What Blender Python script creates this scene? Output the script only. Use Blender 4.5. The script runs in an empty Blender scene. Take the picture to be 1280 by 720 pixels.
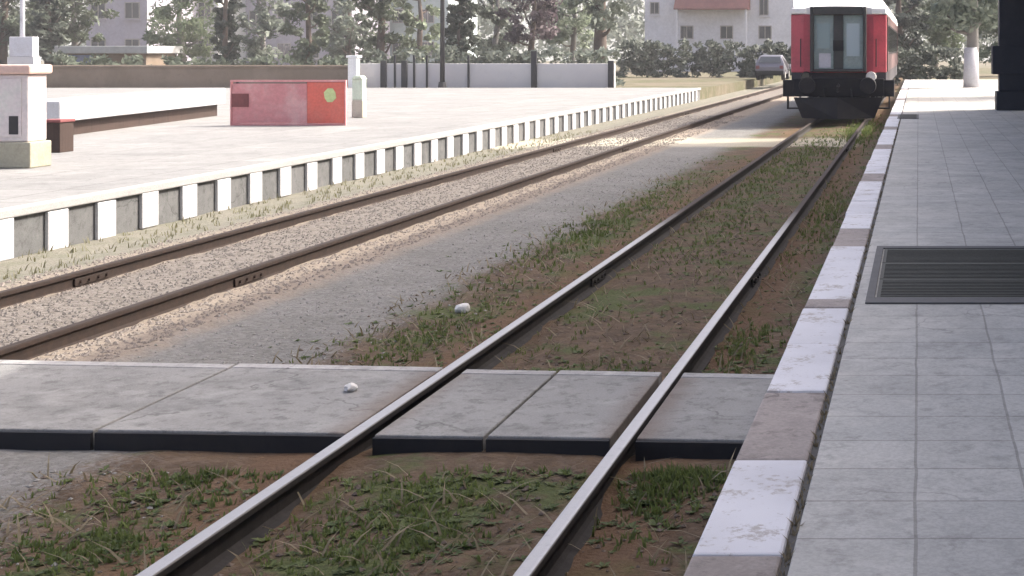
import bpy, bmesh, math, random
from mathutils import Vector, noise as mnoise
random.seed(7)
S = bpy.context.scene
C = S.collection
R = math.radians

# ------------------------------------------------------------------ camera, light, exposure
F = 1830.0; VX = 1148.0; VY = 62.0; CZ = 2.09          # focal length in px, vanishing point, eye height over rail top
cam = bpy.data.cameras.new('camera'); cam_o = bpy.data.objects.new('camera', cam); C.objects.link(cam_o)
cam.sensor_width = 36.0; cam.lens = F/1280*36.0
cam.shift_x = -(VX-640)/1280; cam.shift_y = -(360-VY)/1280
cam.clip_start = 0.05; cam.clip_end = 4000
cam_o.location = (0, 0, CZ); cam_o.rotation_euler = (R(90), 0, 0)
S.camera = cam_o

SUN_EL, SUN_AZ = 43.0, 60.0      # azimuth clockwise from +Y (towards +X)
W = bpy.data.worlds.new('World'); S.world = W; W.use_nodes = True
nt = W.node_tree; nt.nodes.clear()
sky = nt.nodes.new('ShaderNodeTexSky'); sky.sky_type = 'NISHITA'; sky.sun_disc = False
sky.sun_elevation = R(SUN_EL); sky.sun_rotation = R(SUN_AZ)
sky.dust_density = 7.0; sky.air_density = 0.48; sky.ozone_density = 0.2
bg = nt.nodes.new('ShaderNodeBackground'); bg.inputs['Strength'].default_value = 0.15
wo = nt.nodes.new('ShaderNodeOutputWorld')
nt.links.new(sky.outputs[0], bg.inputs['Color']); nt.links.new(bg.outputs[0], wo.inputs['Surface'])
sl = bpy.data.lights.new('sun', 'SUN'); sl.energy = 2.0; sl.angle = R(0.5); sl.color = (1.0, 0.955, 0.87)
so = bpy.data.objects.new('sun', sl); C.objects.link(so)
to_sun = Vector((math.sin(R(SUN_AZ))*math.cos(R(SUN_EL)), math.cos(R(SUN_AZ))*math.cos(R(SUN_EL)), math.sin(R(SUN_EL))))
so.rotation_euler = to_sun.to_track_quat('Z', 'Y').to_euler(); so.location = (20, 20, 40)
S.view_settings.view_transform = 'Standard'; S.view_settings.look = 'None'
S.view_settings.gamma = 1; S.view_settings.use_curve_mapping = False
S.view_settings.exposure = 1.82

# ------------------------------------------------------------------ helpers
def px(x, Y): return (x-VX)/F*Y
def pz(y, Y): return CZ-(y-VY)/F*Y

class MB:
    def __init__(s): s.v = []; s.f = []; s.m = []
    def add(s, vs, fs, m=0):
        n = len(s.v); s.v += [tuple(v) for v in vs]
        for f in fs: s.f.append(tuple(i+n for i in f)); s.m.append(m)
        return s
    def box(s, x0, x1, y0, y1, z0, z1, m=0):
        return s.add([(x0,y0,z0),(x1,y0,z0),(x1,y1,z0),(x0,y1,z0),(x0,y0,z1),(x1,y0,z1),(x1,y1,z1),(x0,y1,z1)],
              [(0,3,2,1),(4,5,6,7),(0,1,5,4),(1,2,6,5),(2,3,7,6),(3,0,4,7)], m)
    def tube(s, pts, rads, n=8, m=0, caps=True):
        pts = [Vector(p) for p in pts]; rings = []
        up = Vector((0.31, 0.2, 0.93))
        for i, p in enumerate(pts):
            d = (pts[min(i+1, len(pts)-1)]-pts[max(i-1, 0)]).normalized()
            a = d.cross(up)
            if a.length < 1e-3: a = d.cross(Vector((1, 0, 0)))
            a.normalize(); b = d.cross(a)
            r = rads[i] if isinstance(rads, (list, tuple)) else rads
            rings.append([p+(a*math.cos(2*math.pi*k/n)+b*math.sin(2*math.pi*k/n))*r for k in range(n)])
        vs = [v for r in rings for v in r]; fs = []
        for i in range(len(rings)-1):
            for k in range(n):
                k2 = (k+1) % n
                fs.append((i*n+k, i*n+k2, (i+1)*n+k2, (i+1)*n+k))
        if caps:
            fs.append(tuple(range(n-1, -1, -1))); fs.append(tuple(range((len(rings)-1)*n, len(rings)*n)))
        return s.add(vs, fs, m)
    def prism(s, prof, y0, y1, m=0):          # prof in (x, z), extruded along y
        n = len(prof)
        vs = [(x, y0, z) for x, z in prof]+[(x, y1, z) for x, z in prof]
        fs = [(i, (i+1) % n, n+(i+1) % n, n+i) for i in range(n)]
        fs += [tuple(range(n-1, -1, -1)), tuple(range(n, 2*n))]
        return s.add(vs, fs, m)
    def prism_x(s, prof, x0, x1, m=0):        # prof in (y, z), extruded along x
        n = len(prof)
        vs = [(x0, y, z) for y, z in prof]+[(x1, y, z) for y, z in prof]
        fs = [(i, (i+1) % n, n+(i+1) % n, n+i) for i in range(n)]
        fs += [tuple(range(n-1, -1, -1)), tuple(range(n, 2*n))]
        return s.add(vs, fs, m)
    def build(s, name, mats, parent=None, bevel=0, smooth=False, fix=True):
        me = bpy.data.meshes.new(name); me.from_pydata(s.v, [], s.f)
        if not isinstance(mats, (list, tuple)): mats = [mats]
        for m in mats: me.materials.append(m)
        if len(mats) > 1: me.polygons.foreach_set('material_index', s.m)
        if fix:
            bm = bmesh.new(); bm.from_mesh(me); bmesh.ops.recalc_face_normals(bm, faces=bm.faces); bm.to_mesh(me); bm.free()
        if smooth: me.polygons.foreach_set('use_smooth', [True]*len(me.polygons))
        me.update()
        o = bpy.data.objects.new(name, me); C.objects.link(o)
        if parent: o.parent = parent
        if bevel:
            b = o.modifiers.new('bevel', 'BEVEL'); b.width = bevel; b.segments = 2; b.limit_method = 'ANGLE'; b.angle_limit = R(40)
        return o

def tag(o, label=None, cat=None, group=None, kind=None):
    if label: o['label'] = label
    if cat: o['category'] = cat
    if group: o['group'] = group
    if kind: o['kind'] = kind
    return o
def thing(name, label, cat, loc=(0,0,0), rz=0, group=None):
    o = bpy.data.objects.new(name, None); C.objects.link(o); o.location = loc; o.rotation_euler = (0, 0, rz)
    o.empty_display_size = 0.2
    return tag(o, label, cat, group)
def struct(o): o['kind'] = 'structure'; return o

# ------------------------------------------------------------------ materials
def new_mat(name, rough=0.8, metal=0.0, spec=0.4):
    m = bpy.data.materials.new(name); m.use_nodes = True
    b = m.node_tree.nodes['Principled BSDF']
    b.inputs['Roughness'].default_value = rough; b.inputs['Metallic'].default_value = metal
    b.inputs['Specular IOR Level'].default_value = spec
    return m, m.node_tree, b
def N(nt, t, **kw):
    n = nt.nodes.new(t)
    for k, v in kw.items():
        if k in n.inputs: n.inputs[k].default_value = v
        else: setattr(n, k, v)
    return n
def L(nt, a, b): nt.links.new(a, b)
def mix(nt, fac, a, b, mode='MIX'):
    n = nt.nodes.new('ShaderNodeMix'); n.data_type = 'RGBA'; n.blend_type = mode
    for inp, v in ((n.inputs[0], fac), (n.inputs[6], a), (n.inputs[7], b)):
        if isinstance(v, (int, float)): inp.default_value = v
        elif isinstance(v, (tuple, list)): inp.default_value = (*v, 1) if len(v) == 3 else v
        else: L(nt, v, inp)
    return n.outputs[2]
def ramp(nt, v, a, b):
    n = nt.nodes.new('ShaderNodeMapRange'); n.interpolation_type = 'SMOOTHSTEP'
    n.inputs['From Min'].default_value = a; n.inputs['From Max'].default_value = b
    L(nt, v, n.inputs['Value']); return n.outputs[0]
def math_(nt, op, a, b=None):
    n = nt.nodes.new('ShaderNodeMath'); n.operation = op
    for i, v in enumerate((a, b)):
        if v is None: continue
        if isinstance(v, (int, float)): n.inputs[i].default_value = v
        else: L(nt, v, n.inputs[i])
    return n.outputs[0]
def noise(nt, co, scale, detail=5, rough=0.6, w=0.0):
    n = N(nt, 'ShaderNodeTexNoise'); n.inputs['Scale'].default_value = scale
    n.inputs['Detail'].default_value = detail; n.inputs['Roughness'].default_value = rough
    if w:
        mp = N(nt, 'ShaderNodeMapping'); mp.inputs['Location'].default_value = (w, w*2, w*3); L(nt, co, mp.inputs['Vector']); co = mp.outputs[0]
    L(nt, co, n.inputs['Vector']); return n.outputs['Fac']
def bump(nt, b, h, strength=0.3, dist=0.01):
    n = nt.nodes.new('ShaderNodeBump'); n.inputs['Strength'].default_value = strength; n.inputs['Distance'].default_value = dist
    L(nt, h, n.inputs['Height']); L(nt, n.outputs[0], b.inputs['Normal'])
def coords(nt, world=True):
    if world:
        return nt.nodes.new('ShaderNodeNewGeometry').outputs['Position']
    return nt.nodes.new('ShaderNodeTexCoord').outputs['Object']

def weathered(name, col, col2=None, rough=0.8, metal=0.0, scale=3.0, bmp=0.15, dirt=0.35, spec=0.4):
    m, nt, b = new_mat(name, rough, metal, spec)
    co = coords(nt, False)
    col2 = col2 or tuple(c*0.6 for c in col)
    n1 = noise(nt, co, scale, 6, 0.65); n2 = noise(nt, co, scale*9, 4, 0.6, 3)
    f = ramp(nt, n1, 0.42, 0.72)
    f = math_(nt, 'MULTIPLY', f, dirt*2)
    c = mix(nt, f, col, col2)
    g = ramp(nt, n2, 0.3, 0.7)
    c = mix(nt, 0.25, c, mix(nt, g, tuple(x*0.7 for x in col), tuple(min(1, x*1.25) for x in col)))
    L(nt, c, b.inputs['Base Color'])
    if bmp: bump(nt, b, n2, bmp, 0.01)
    return m

def concrete_mat(name, a, b2, stain, scale=1.0, joints=None, rough=0.85, bmp=0.3, wear=0.0, rust=False, jdark=0.74, jsize=0.007):
    m, nt, b = new_mat(name, rough, 0, 0.3)
    co = coords(nt)
    big = noise(nt, co, 0.55*scale, 5, 0.6); mid = noise(nt, co, 3.5*scale, 6, 0.7, 5); fine = noise(nt, co, 60*scale, 3, 0.6, 9)
    c = mix(nt, ramp(nt, big, 0.35, 0.65), a, b2)
    c = mix(nt, math_(nt, 'MULTIPLY', ramp(nt, mid, 0.55, 0.75), 0.55), c, stain)
    c = mix(nt, 0.35, c, mix(nt, ramp(nt, fine, 0.35, 0.65), tuple(x*0.72 for x in a), tuple(min(1, x*1.2) for x in a)))
    h = fine
    if wear:
        v1 = N(nt, 'ShaderNodeTexVoronoi'); v1.inputs['Scale'].default_value = 3.1; L(nt, co, v1.inputs['Vector'])
        sp = math_(nt, 'MULTIPLY', math_(nt, 'SUBTRACT', 1.0, ramp(nt, v1.outputs['Distance'], 0.06, 0.13)), ramp(nt, mid, 0.44, 0.5))
        c = mix(nt, math_(nt, 'MULTIPLY', sp, 0.65*wear), c, tuple(x*0.4 for x in a))
        w2 = noise(nt, co, 0.9, 9, 0.78, 21); c = mix(nt, math_(nt, 'MULTIPLY', ramp(nt, w2, 0.47, 0.6), 0.55*wear), c, tuple(x*0.55 for x in a))
        w3 = noise(nt, co, 7.0, 8, 0.8, 31); c = mix(nt, math_(nt, 'MULTIPLY', ramp(nt, w3, 0.5, 0.62), 0.55*wear), c, tuple(x*0.5 for x in stain))
        w4 = noise(nt, co, 1.7, 7, 0.75, 41); c = mix(nt, math_(nt, 'MULTIPLY', ramp(nt, w4, 0.52, 0.64), 0.5*wear), c, tuple(min(1, x*1.35) for x in b2))
        v2 = N(nt, 'ShaderNodeTexVoronoi', feature='DISTANCE_TO_EDGE'); v2.inputs['Scale'].default_value = 0.55
        va0 = N(nt, 'ShaderNodeVectorMath', operation='MULTIPLY_ADD'); nz = N(nt, 'ShaderNodeTexNoise'); nz.inputs['Scale'].default_value = 3; nz.inputs['Detail'].default_value = 6; L(nt, co, nz.inputs['Vector'])
        L(nt, nz.outputs['Color'], va0.inputs[0]); va0.inputs[1].default_value = (0.5, 0.5, 0.5); L(nt, co, va0.inputs[2]); L(nt, va0.outputs[0], v2.inputs['Vector'])
        ck = math_(nt, 'MULTIPLY', math_(nt, 'SUBTRACT', 1.0, ramp(nt, v2.outputs['Distance'], 0.002, 0.006)), ramp(nt, big, 0.45, 0.55))
        c = mix(nt, math_(nt, 'MULTIPLY', ck, 0.7*min(1, wear)), c, tuple(x*0.3 for x in a))
    if rust:
        sx = N(nt, 'ShaderNodeSeparateXYZ'); L(nt, co, sx.inputs[0])
        d = math_(nt, 'MINIMUM', math_(nt, 'ABSOLUTE', math_(nt, 'ADD', sx.outputs['X'], 3.08)), math_(nt, 'ABSOLUTE', math_(nt, 'ADD', sx.outputs['X'], 1.58)))
        rr = math_(nt, 'MULTIPLY', math_(nt, 'SUBTRACT', 1.0, ramp(nt, math_(nt, 'ADD', d, math_(nt, 'MULTIPLY', mid, 0.2)), 0.12, 0.36)), 0.6)
        c = mix(nt, rr, c, (0.13, 0.085, 0.06))
    if joints:
        br = N(nt, 'ShaderNodeTexBrick'); br.offset = 0.0 if len(joints) < 3 else joints[2]
        br.inputs['Scale'].default_value = 1.0; br.inputs['Mortar Size'].default_value = jsize; br.inputs['Mortar Smooth'].default_value = 0.3
        br.inputs['Brick Width'].default_value = joints[0]; br.inputs['Row Height'].default_value = joints[1]
        br.inputs['Color1'].default_value = (0.9, 0.9, 0.9, 1); br.inputs['Color2'].default_value = (1.03, 1.025, 1.02, 1)
        br.inputs['Mortar'].default_value = (jdark, jdark*0.985, jdark*0.97, 1); br.inputs['Bias'].default_value = 0.1
        # wobble the joints a little so that the slabs are not ruler straight
        wv = N(nt, 'ShaderNodeTexNoise'); wv.inputs['Scale'].default_value = 2.2; L(nt, co, wv.inputs['Vector'])
        va = N(nt, 'ShaderNodeVectorMath', operation='MULTIPLY_ADD'); L(nt, wv.outputs['Color'], va.inputs[0]); va.inputs[1].default_value = (0.02, 0.02, 0); L(nt, co, va.inputs[2])
        L(nt, va.outputs[0], br.inputs['Vector'])
        c = mix(nt, 1.0, c, br.outputs['Color'], 'MULTIPLY')
        h = math_(nt, 'SUBTRACT', math_(nt, 'MULTIPLY', fine, 0.4), br.outputs['Fac'])
    L(nt, c, b.inputs['Base Color']); bump(nt, b, h, bmp, 0.006)
    return m

M = {}
M['paving'] = concrete_mat('paving', (0.45, 0.447, 0.425), (0.48, 0.468, 0.432), (0.31, 0.302, 0.285), joints=(0.4, 0.4), wear=0.55, jdark=0.66)
M['edge_tan'] = concrete_mat('edge_tan', (0.31, 0.275, 0.255), (0.34, 0.3, 0.28), (0.22, 0.195, 0.18), wear=0.9, bmp=0.5)
def white_paint_on_concrete():
    m, nt, b = new_mat('edge_white_paint', 0.65, 0, 0.35)
    co = coords(nt)
    n1 = noise(nt, co, 4, 7, 0.75); n2 = noise(nt, co, 40, 4, 0.7, 4); n3 = noise(nt, co, 1.2, 3, 0.6, 8)
    wear = ramp(nt, math_(nt, 'ADD', math_(nt, 'MULTIPLY', n1, 0.7), math_(nt, 'MULTIPLY', n2, 0.3)), 0.53, 0.6)
    c = mix(nt, ramp(nt, n3, 0.35, 0.7), (0.62, 0.62, 0.65), (0.52, 0.52, 0.55))
    c = mix(nt, math_(nt, 'MULTIPLY', wear, 0.85), c, (0.33, 0.3, 0.275))
    n4 = noise(nt, co, 2.3, 8, 0.8, 14); c = mix(nt, math_(nt, 'MULTIPLY', ramp(nt, n4, 0.5, 0.7), 0.45), c, (0.4, 0.385, 0.37))
    L(nt, c, b.inputs['Base Color']); bump(nt, b, n2, 0.25, 0.004); return m
M['edge_white'] = white_paint_on_concrete()
M['gutter'] = weathered('gutter', (0.06, 0.058, 0.055))
M['crossing'] = concrete_mat('crossing_concrete', (0.235, 0.233, 0.224), (0.28, 0.276, 0.262), (0.115, 0.113, 0.108), scale=1.4, wear=0.75, rust=True, bmp=0.6)
M['edge_strip'] = concrete_mat('edge_strip', (0.34, 0.335, 0.325), (0.39, 0.38, 0.37), (0.24, 0.23, 0.22), scale=1.4, wear=0.8)
M['far_paving'] = concrete_mat('far_paving', (0.222, 0.223, 0.219), (0.252, 0.25, 0.244), (0.165, 0.162, 0.156), joints=(1.5, 1.5), wear=0.55, jdark=0.6, jsize=0.014)
M['wall_grey'] = concrete_mat('wall_grey', (0.125, 0.127, 0.128), (0.15, 0.15, 0.15), (0.075, 0.075, 0.075), wear=0.8)
M['white_wash'] = concrete_mat('white_wash', (0.5, 0.5, 0.52), (0.45, 0.45, 0.46), (0.33, 0.32, 0.3))
M['coping'] = concrete_mat('coping', (0.36, 0.355, 0.35), (0.32, 0.315, 0.31), (0.23, 0.22, 0.21))
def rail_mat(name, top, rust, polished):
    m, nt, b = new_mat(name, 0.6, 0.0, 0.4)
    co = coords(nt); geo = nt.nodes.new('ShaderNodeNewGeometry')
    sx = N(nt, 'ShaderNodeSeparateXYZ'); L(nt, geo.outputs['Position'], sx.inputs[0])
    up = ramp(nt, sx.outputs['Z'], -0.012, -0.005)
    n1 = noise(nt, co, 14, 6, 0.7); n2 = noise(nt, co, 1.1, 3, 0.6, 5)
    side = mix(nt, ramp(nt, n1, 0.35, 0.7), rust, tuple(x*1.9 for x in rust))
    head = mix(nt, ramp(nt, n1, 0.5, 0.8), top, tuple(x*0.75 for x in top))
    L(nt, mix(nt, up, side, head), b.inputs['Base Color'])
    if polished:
        dark_refl = ramp(nt, math_(nt, 'ADD', sx.outputs['Y'], math_(nt, 'MULTIPLY', n2, 1.5)), 16.0, 20.5)  # far rail heads painted dark, standing in for reflected train and trees
        head = mix(nt, dark_refl, head, (0.035, 0.022, 0.018)); L(nt, mix(nt, up, side, head), b.inputs['Base Color'])
        up = math_(nt, 'MULTIPLY', up, math_(nt, 'SUBTRACT', 1.0, dark_refl))
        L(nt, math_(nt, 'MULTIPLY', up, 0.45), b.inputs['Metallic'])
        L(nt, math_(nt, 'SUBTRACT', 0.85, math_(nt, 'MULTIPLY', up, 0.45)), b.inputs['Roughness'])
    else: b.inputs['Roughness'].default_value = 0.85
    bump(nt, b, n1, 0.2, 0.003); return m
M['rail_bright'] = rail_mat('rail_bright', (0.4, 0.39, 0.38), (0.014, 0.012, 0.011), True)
M['rail_rusty'] = rail_mat('rail_rusty', (0.021, 0.012, 0.008), (0.017, 0.009, 0.006), False)

def track_ground_mat():
    m, nt, b = new_mat('track_ground', 0.95, 0, 0.15)
    co = coords(nt); sx = N(nt, 'ShaderNodeSeparateXYZ'); L(nt, co, sx.inputs[0])
    X = sx.outputs['X']; Y = sx.outputs['Y']
    wob = noise(nt, co, 0.9, 5, 0.65); wob2 = noise(nt, co, 3.2, 6, 0.7, 4); fine = noise(nt, co, 38, 4, 0.65, 7); patch = noise(nt, co, 1.6, 5, 0.6, 12)
    xw = math_(nt, 'ADD', X, math_(nt, 'MULTIPLY', math_(nt, 'SUBTRACT', wob, 0.5), 0.9))
    xw2 = math_(nt, 'ADD', X, math_(nt, 'MULTIPLY', math_(nt, 'SUBTRACT', wob2, 0.5), 0.35))
    vo = N(nt, 'ShaderNodeTexVoronoi'); vo.inputs['Scale'].default_value = 26; L(nt, co, vo.inputs['Vector'])
    vcol = N(nt, 'ShaderNodeSeparateColor'); L(nt, vo.outputs['Color'], vcol.inputs[0])
    stone = vcol.outputs[0]
    # brown earth with moss patches
    brown = mix(nt, ramp(nt, wob2, 0.35, 0.65), (0.075, 0.053, 0.036), (0.125, 0.088, 0.058))
    brown = mix(nt, math_(nt, 'MULTIPLY', ramp(nt, stone, 0.6, 0.95), 0.3), brown, (0.17, 0.135, 0.11))
    green = mix(nt, ramp(nt, fine, 0.3, 0.7), (0.05, 0.07, 0.024), (0.085, 0.11, 0.038))
    earth = mix(nt, math_(nt, 'MULTIPLY', ramp(nt, patch, 0.49, 0.61), 0.8), brown, green)
    # rust stain beside the rails
    d1 = math_(nt, 'ABSOLUTE', math_(nt, 'ADD', xw2, 3.3)); d2 = math_(nt, 'ABSOLUTE', math_(nt, 'ADD', xw2, 1.42))
    r1 = math_(nt, 'SUBTRACT', 1.0, ramp(nt, math_(nt, 'MINIMUM', d1, d2), 0.1, 0.4))
    earth = mix(nt, math_(nt, 'MULTIPLY', r1, 0.7), earth, (0.125, 0.075, 0.045))
    # grey service path
    grey = mix(nt, ramp(nt, wob, 0.3, 0.7), (0.155, 0.152, 0.14), (0.21, 0.206, 0.195))
    grey = mix(nt, 0.4, grey, mix(nt, stone, (0.1, 0.098, 0.09), (0.27, 0.265, 0.255)))
    c = mix(nt, ramp(nt, math_(nt, 'ADD', xw, math_(nt, 'MULTIPLY', math_(nt, 'SUBTRACT', fine, 0.5), 0.9)), -4.55, -4.05), grey, earth)
    # pale tan ballast of the sunlit track
    tan = mix(nt, ramp(nt, wob2, 0.35, 0.65), (0.2, 0.16, 0.125), (0.24, 0.2, 0.165))
    tan = mix(nt, 0.5, tan, mix(nt, stone, (0.13, 0.1, 0.08), (0.3, 0.26, 0.22)))
    inner = math_(nt, 'MULTIPLY', ramp(nt, xw2, -7.95, -7.75), ramp(nt, xw2, -6.4, -6.6))
    tan = mix(nt, math_(nt, 'MULTIPLY', inner, 0.75), mix(nt, 0.6, tan, (0.27, 0.23, 0.185)), mix(nt, stone, (0.09, 0.082, 0.075), (0.19, 0.175, 0.162)))
    c = mix(nt, ramp(nt, xw2, -5.5, -5.85), c, tan)
    verge = mix(nt, ramp(nt, wob2, 0.4, 0.65), (0.19, 0.18, 0.15), (0.15, 0.15, 0.115))
    c = mix(nt, ramp(nt, xw2, -8.35, -8.7), c, verge)
    # sunlit strip ahead of the train, painted paler into the ground colour
    sun_strip = math_(nt, 'MULTIPLY', ramp(nt, Y, 33.2, 34.0), ramp(nt, X, -1.2, -1.7)); sun_strip = math_(nt, 'MULTIPLY', sun_strip, math_(nt, 'SUBTRACT', 1.0, ramp(nt, Y, 36.2, 37.4)))
    c = mix(nt, math_(nt, 'MULTIPLY', sun_strip, 0.75), c, (0.42, 0.39, 0.31))
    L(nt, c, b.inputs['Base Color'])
    bump(nt, b, math_(nt, 'ADD', math_(nt, 'ADD', fine, math_(nt, 'MULTIPLY', wob2, 2.0)), math_(nt, 'MULTIPLY', vo.outputs['Distance'], -0.6)), 0.7, 0.02)
    return m
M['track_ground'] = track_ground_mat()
def earth_mat():
    m, nt, b = new_mat('yard_earth', 0.95, 0, 0.1)
    co = coords(nt); a = noise(nt, co, 0.12, 5, 0.65); c2 = noise(nt, co, 1.5, 6, 0.7, 4)
    c = mix(nt, ramp(nt, a, 0.4, 0.6), (0.14, 0.12, 0.09), (0.08, 0.085, 0.045))
    c = mix(nt, math_(nt, 'MULTIPLY', ramp(nt, c2, 0.4, 0.7), 0.6), c, (0.2, 0.17, 0.13))
    L(nt, c, b.inputs['Base Color']); bump(nt, b, c2, 0.5, 0.05); return m
M['earth'] = earth_mat()
def leaf_mat(name, dark, light, trans=0.25):
    m, nt, b = new_mat(name, 0.6, 0, 0.3)
    co = coords(nt); n1 = noise(nt, co, 0.9, 4, 0.6); n2 = noise(nt, co, 9, 3, 0.6, 6)
    f = math_(nt, 'ADD', math_(nt, 'MULTIPLY', n1, 0.6), math_(nt, 'MULTIPLY', n2, 0.4))
    c = mix(nt, ramp(nt, f, 0.36, 0.64), dark, light)
    L(nt, c, b.inputs['Base Color'])
    tr = N(nt, 'ShaderNodeBsdfTranslucent'); L(nt, c, tr.inputs['Color'])
    ms = N(nt, 'ShaderNodeMixShader'); ms.inputs[0].default_value = trans
    L(nt, b.outputs[0], ms.inputs[1]); L(nt, tr.outputs[0], ms.inputs[2])
    L(nt, ms.outputs[0], nt.nodes['Material Output'].inputs['Surface']); return m
M['leaf_olive'] = leaf_mat('leaf_olive', (0.1, 0.12, 0.09), (0.2, 0.23, 0.19))
M['leaf_green'] = leaf_mat('leaf_green', (0.08, 0.1, 0.07), (0.15, 0.18, 0.125))
M['leaf_dark'] = leaf_mat('leaf_dark', (0.05, 0.062, 0.05), (0.1, 0.12, 0.09))
M['leaf_plum'] = leaf_mat('leaf_plum', (0.08, 0.06, 0.07), (0.15, 0.115, 0.125))
M['leaf_pale'] = leaf_mat('leaf_pale', (0.13, 0.17, 0.1), (0.24, 0.28, 0.2))
M['grass'] = leaf_mat('grass_blades', (0.09, 0.12, 0.035), (0.17, 0.21, 0.07), 0.5)
M['weed'] = leaf_mat('weed_leaf', (0.055, 0.085, 0.025), (0.12, 0.15, 0.05), 0.3)
M['straw'] = leaf_mat('straw', (0.14, 0.115, 0.07), (0.24, 0.2, 0.13), 0.3)
M['dry_grass'] = leaf_mat('dry_grass', (0.15, 0.145, 0.08), (0.21, 0.2, 0.12), 0.45)
M['bark'] = weathered('bark', (0.11, 0.085, 0.07), (0.05, 0.04, 0.035), 0.95, scale=4, bmp=0.6)
M['bark_grey'] = weathered('bark_grey', (0.2, 0.19, 0.18), (0.1, 0.095, 0.09), 0.95, scale=4, bmp=0.6)
M['dark_metal'] = weathered('dark_metal', (0.025, 0.026, 0.03), (0.05, 0.045, 0.04), 0.55, 0.3, dirt=0.3)
M['pillar'] = weathered('pillar_paint', (0.022, 0.024, 0.032), (0.045, 0.045, 0.05), 0.6, 0, 2.0)
M['grate'] = weathered('cover_steel', (0.052, 0.054, 0.046), (0.075, 0.072, 0.06), 0.7, 0.2, 5.0, 0.4)
M['grate_frame'] = weathered('cover_frame', (0.1, 0.1, 0.1), (0.06, 0.06, 0.058), 0.75, 0.1)
M['train_red'] = weathered('train_red', (0.42, 0.06, 0.085), (0.24, 0.045, 0.055), 0.45, 0, 2.2, 0.05, 0.45, 0.5)
M['side_dim_maroon'] = weathered('side_dim_maroon', (0.1, 0.05, 0.048), (0.07, 0.05, 0.045), 0.6, 0, 1.5, 0.03)
M['train_white'] = weathered('train_white', (0.8, 0.8, 0.79), (0.66, 0.65, 0.63), 0.5, 0, 1.2, 0.03, 0.3)
M['train_black'] = weathered('train_black', (0.008, 0.008, 0.011), (0.03, 0.026, 0.022), 0.7, 0, 2, 0.15)
M['train_skirt'] = weathered('train_skirt', (0.035, 0.032, 0.04), (0.06, 0.05, 0.045), 0.65, 0, 2, 0.1)
M['rubber'] = weathered('rubber', (0.05, 0.052, 0.052), (0.08, 0.075, 0.07), 0.8, 0, 6, 0.2)
M['door_grey'] = weathered('door_grey', (0.24, 0.3, 0.295), (0.16, 0.19, 0.185), 0.5, 0.1, 3, 0.05)
M['panel_pale'] = weathered('panel_pale', (0.5, 0.5, 0.55), (0.36, 0.36, 0.4), 0.5, 0.0, 3, 0.05)
def glass_mat(name, col, rough=0.08):
    m, nt, b = new_mat(name, rough, 0.0, 0.8); b.inputs['Base Color'].default_value = (*col, 1)
    b.inputs['Coat Weight'].default_value = 0.4; return m
M['glass'] = glass_mat('window_glass', (0.03, 0.035, 0.04))
M['glass_teal'] = glass_mat('train_glass', (0.2, 0.28, 0.3), 0.2)
M['glass_blue'] = glass_mat('door_glass', (0.34, 0.42, 0.46), 0.25)
M['lamp_white'] = weathered('lamp_white', (0.72, 0.71, 0.68), None, 0.3, 0, 4, 0.02)
M['canopy'] = concrete_mat('canopy_sheet', (0.6, 0.6, 0.58), (0.55, 0.55, 0.54), (0.45, 0.44, 0.42))
M['brown_brick'] = concrete_mat('brown_brick', (0.05, 0.032, 0.026), (0.065, 0.042, 0.034), (0.03, 0.022, 0.018), joints=(0.24, 0.08, 0.5))
M['stone_wall'] = concrete_mat('stone_wall', (0.19, 0.145, 0.105), (0.25, 0.195, 0.15), (0.11, 0.085, 0.06), scale=1.6, bmp=0.7)
M['grey_wall'] = concrete_mat('boundary_render', (0.48, 0.47, 0.48), (0.54, 0.53, 0.53), (0.38, 0.37, 0.37))
M['cab_paint'] = weathered('cabinet_paint', (0.62, 0.55, 0.54), (0.55, 0.6, 0.52), 0.6, 0, 2, 0.05)
M['cab_cap'] = weathered('cabinet_cap', (0.6, 0.42, 0.36), None, 0.7, 0, 2, 0.05)
M['cab_plinth'] = weathered('cabinet_plinth', (0.36, 0.34, 0.26), None, 0.9, 0, 3, 0.3)
M['red_faded'] = weathered('red_faded', (0.6, 0.25, 0.25), (0.66, 0.4, 0.39), 0.7, 0, 1.6, 0.1, 0.6)
M['red_bright'] = weathered('red_bright', (0.68, 0.14, 0.1), (0.62, 0.2, 0.15), 0.6, 0, 2, 0.05)
M['maroon'] = weathered('maroon', (0.2, 0.06, 0.06), None, 0.7)
M['emblem'] = weathered('emblem', (0.6, 0.68, 0.32), None, 0.6, 0, 2, 0.02)
M['pale_green'] = weathered('pale_green', (0.6, 0.7, 0.56), None, 0.6, 0, 2, 0.05)
M['beige'] = weathered('beige', (0.5, 0.46, 0.38), None, 0.8)
M['white'] = weathered('white_paint', (0.76, 0.76, 0.76), (0.6, 0.6, 0.58), 0.6, 0, 2, 0.05)
M['wash_dull'] = weathered('wash_dull', (0.5, 0.5, 0.54), (0.38, 0.36, 0.37), 0.85, 0, 2, 0.1)
M['roof_tile'] = concrete_mat('roof_tile', (0.17, 0.075, 0.07), (0.21, 0.095, 0.085), (0.12, 0.06, 0.055), joints=(0.3, 0.35, 0.5))
M['wall_white'] = weathered('house_white', (0.55, 0.55, 0.58), (0.45, 0.45, 0.47), 0.85, 0, 0.6, 0.1)
M['wall_lav'] = weathered('house_lavender', (0.33, 0.31, 0.36), (0.26, 0.25, 0.28), 0.85, 0, 0.6, 0.1)
M['wall_pale'] = weathered('house_pale_grey', (0.36, 0.37, 0.37), (0.28, 0.29, 0.285), 0.85, 0, 0.6, 0.1)
M['wall_teal'] = weathered('house_pale_teal', (0.36, 0.42, 0.42), (0.3, 0.34, 0.34), 0.85, 0, 0.6, 0.1)
M['frame_wood'] = weathered('window_frame', (0.3, 0.28, 0.26), None, 0.7)
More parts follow.
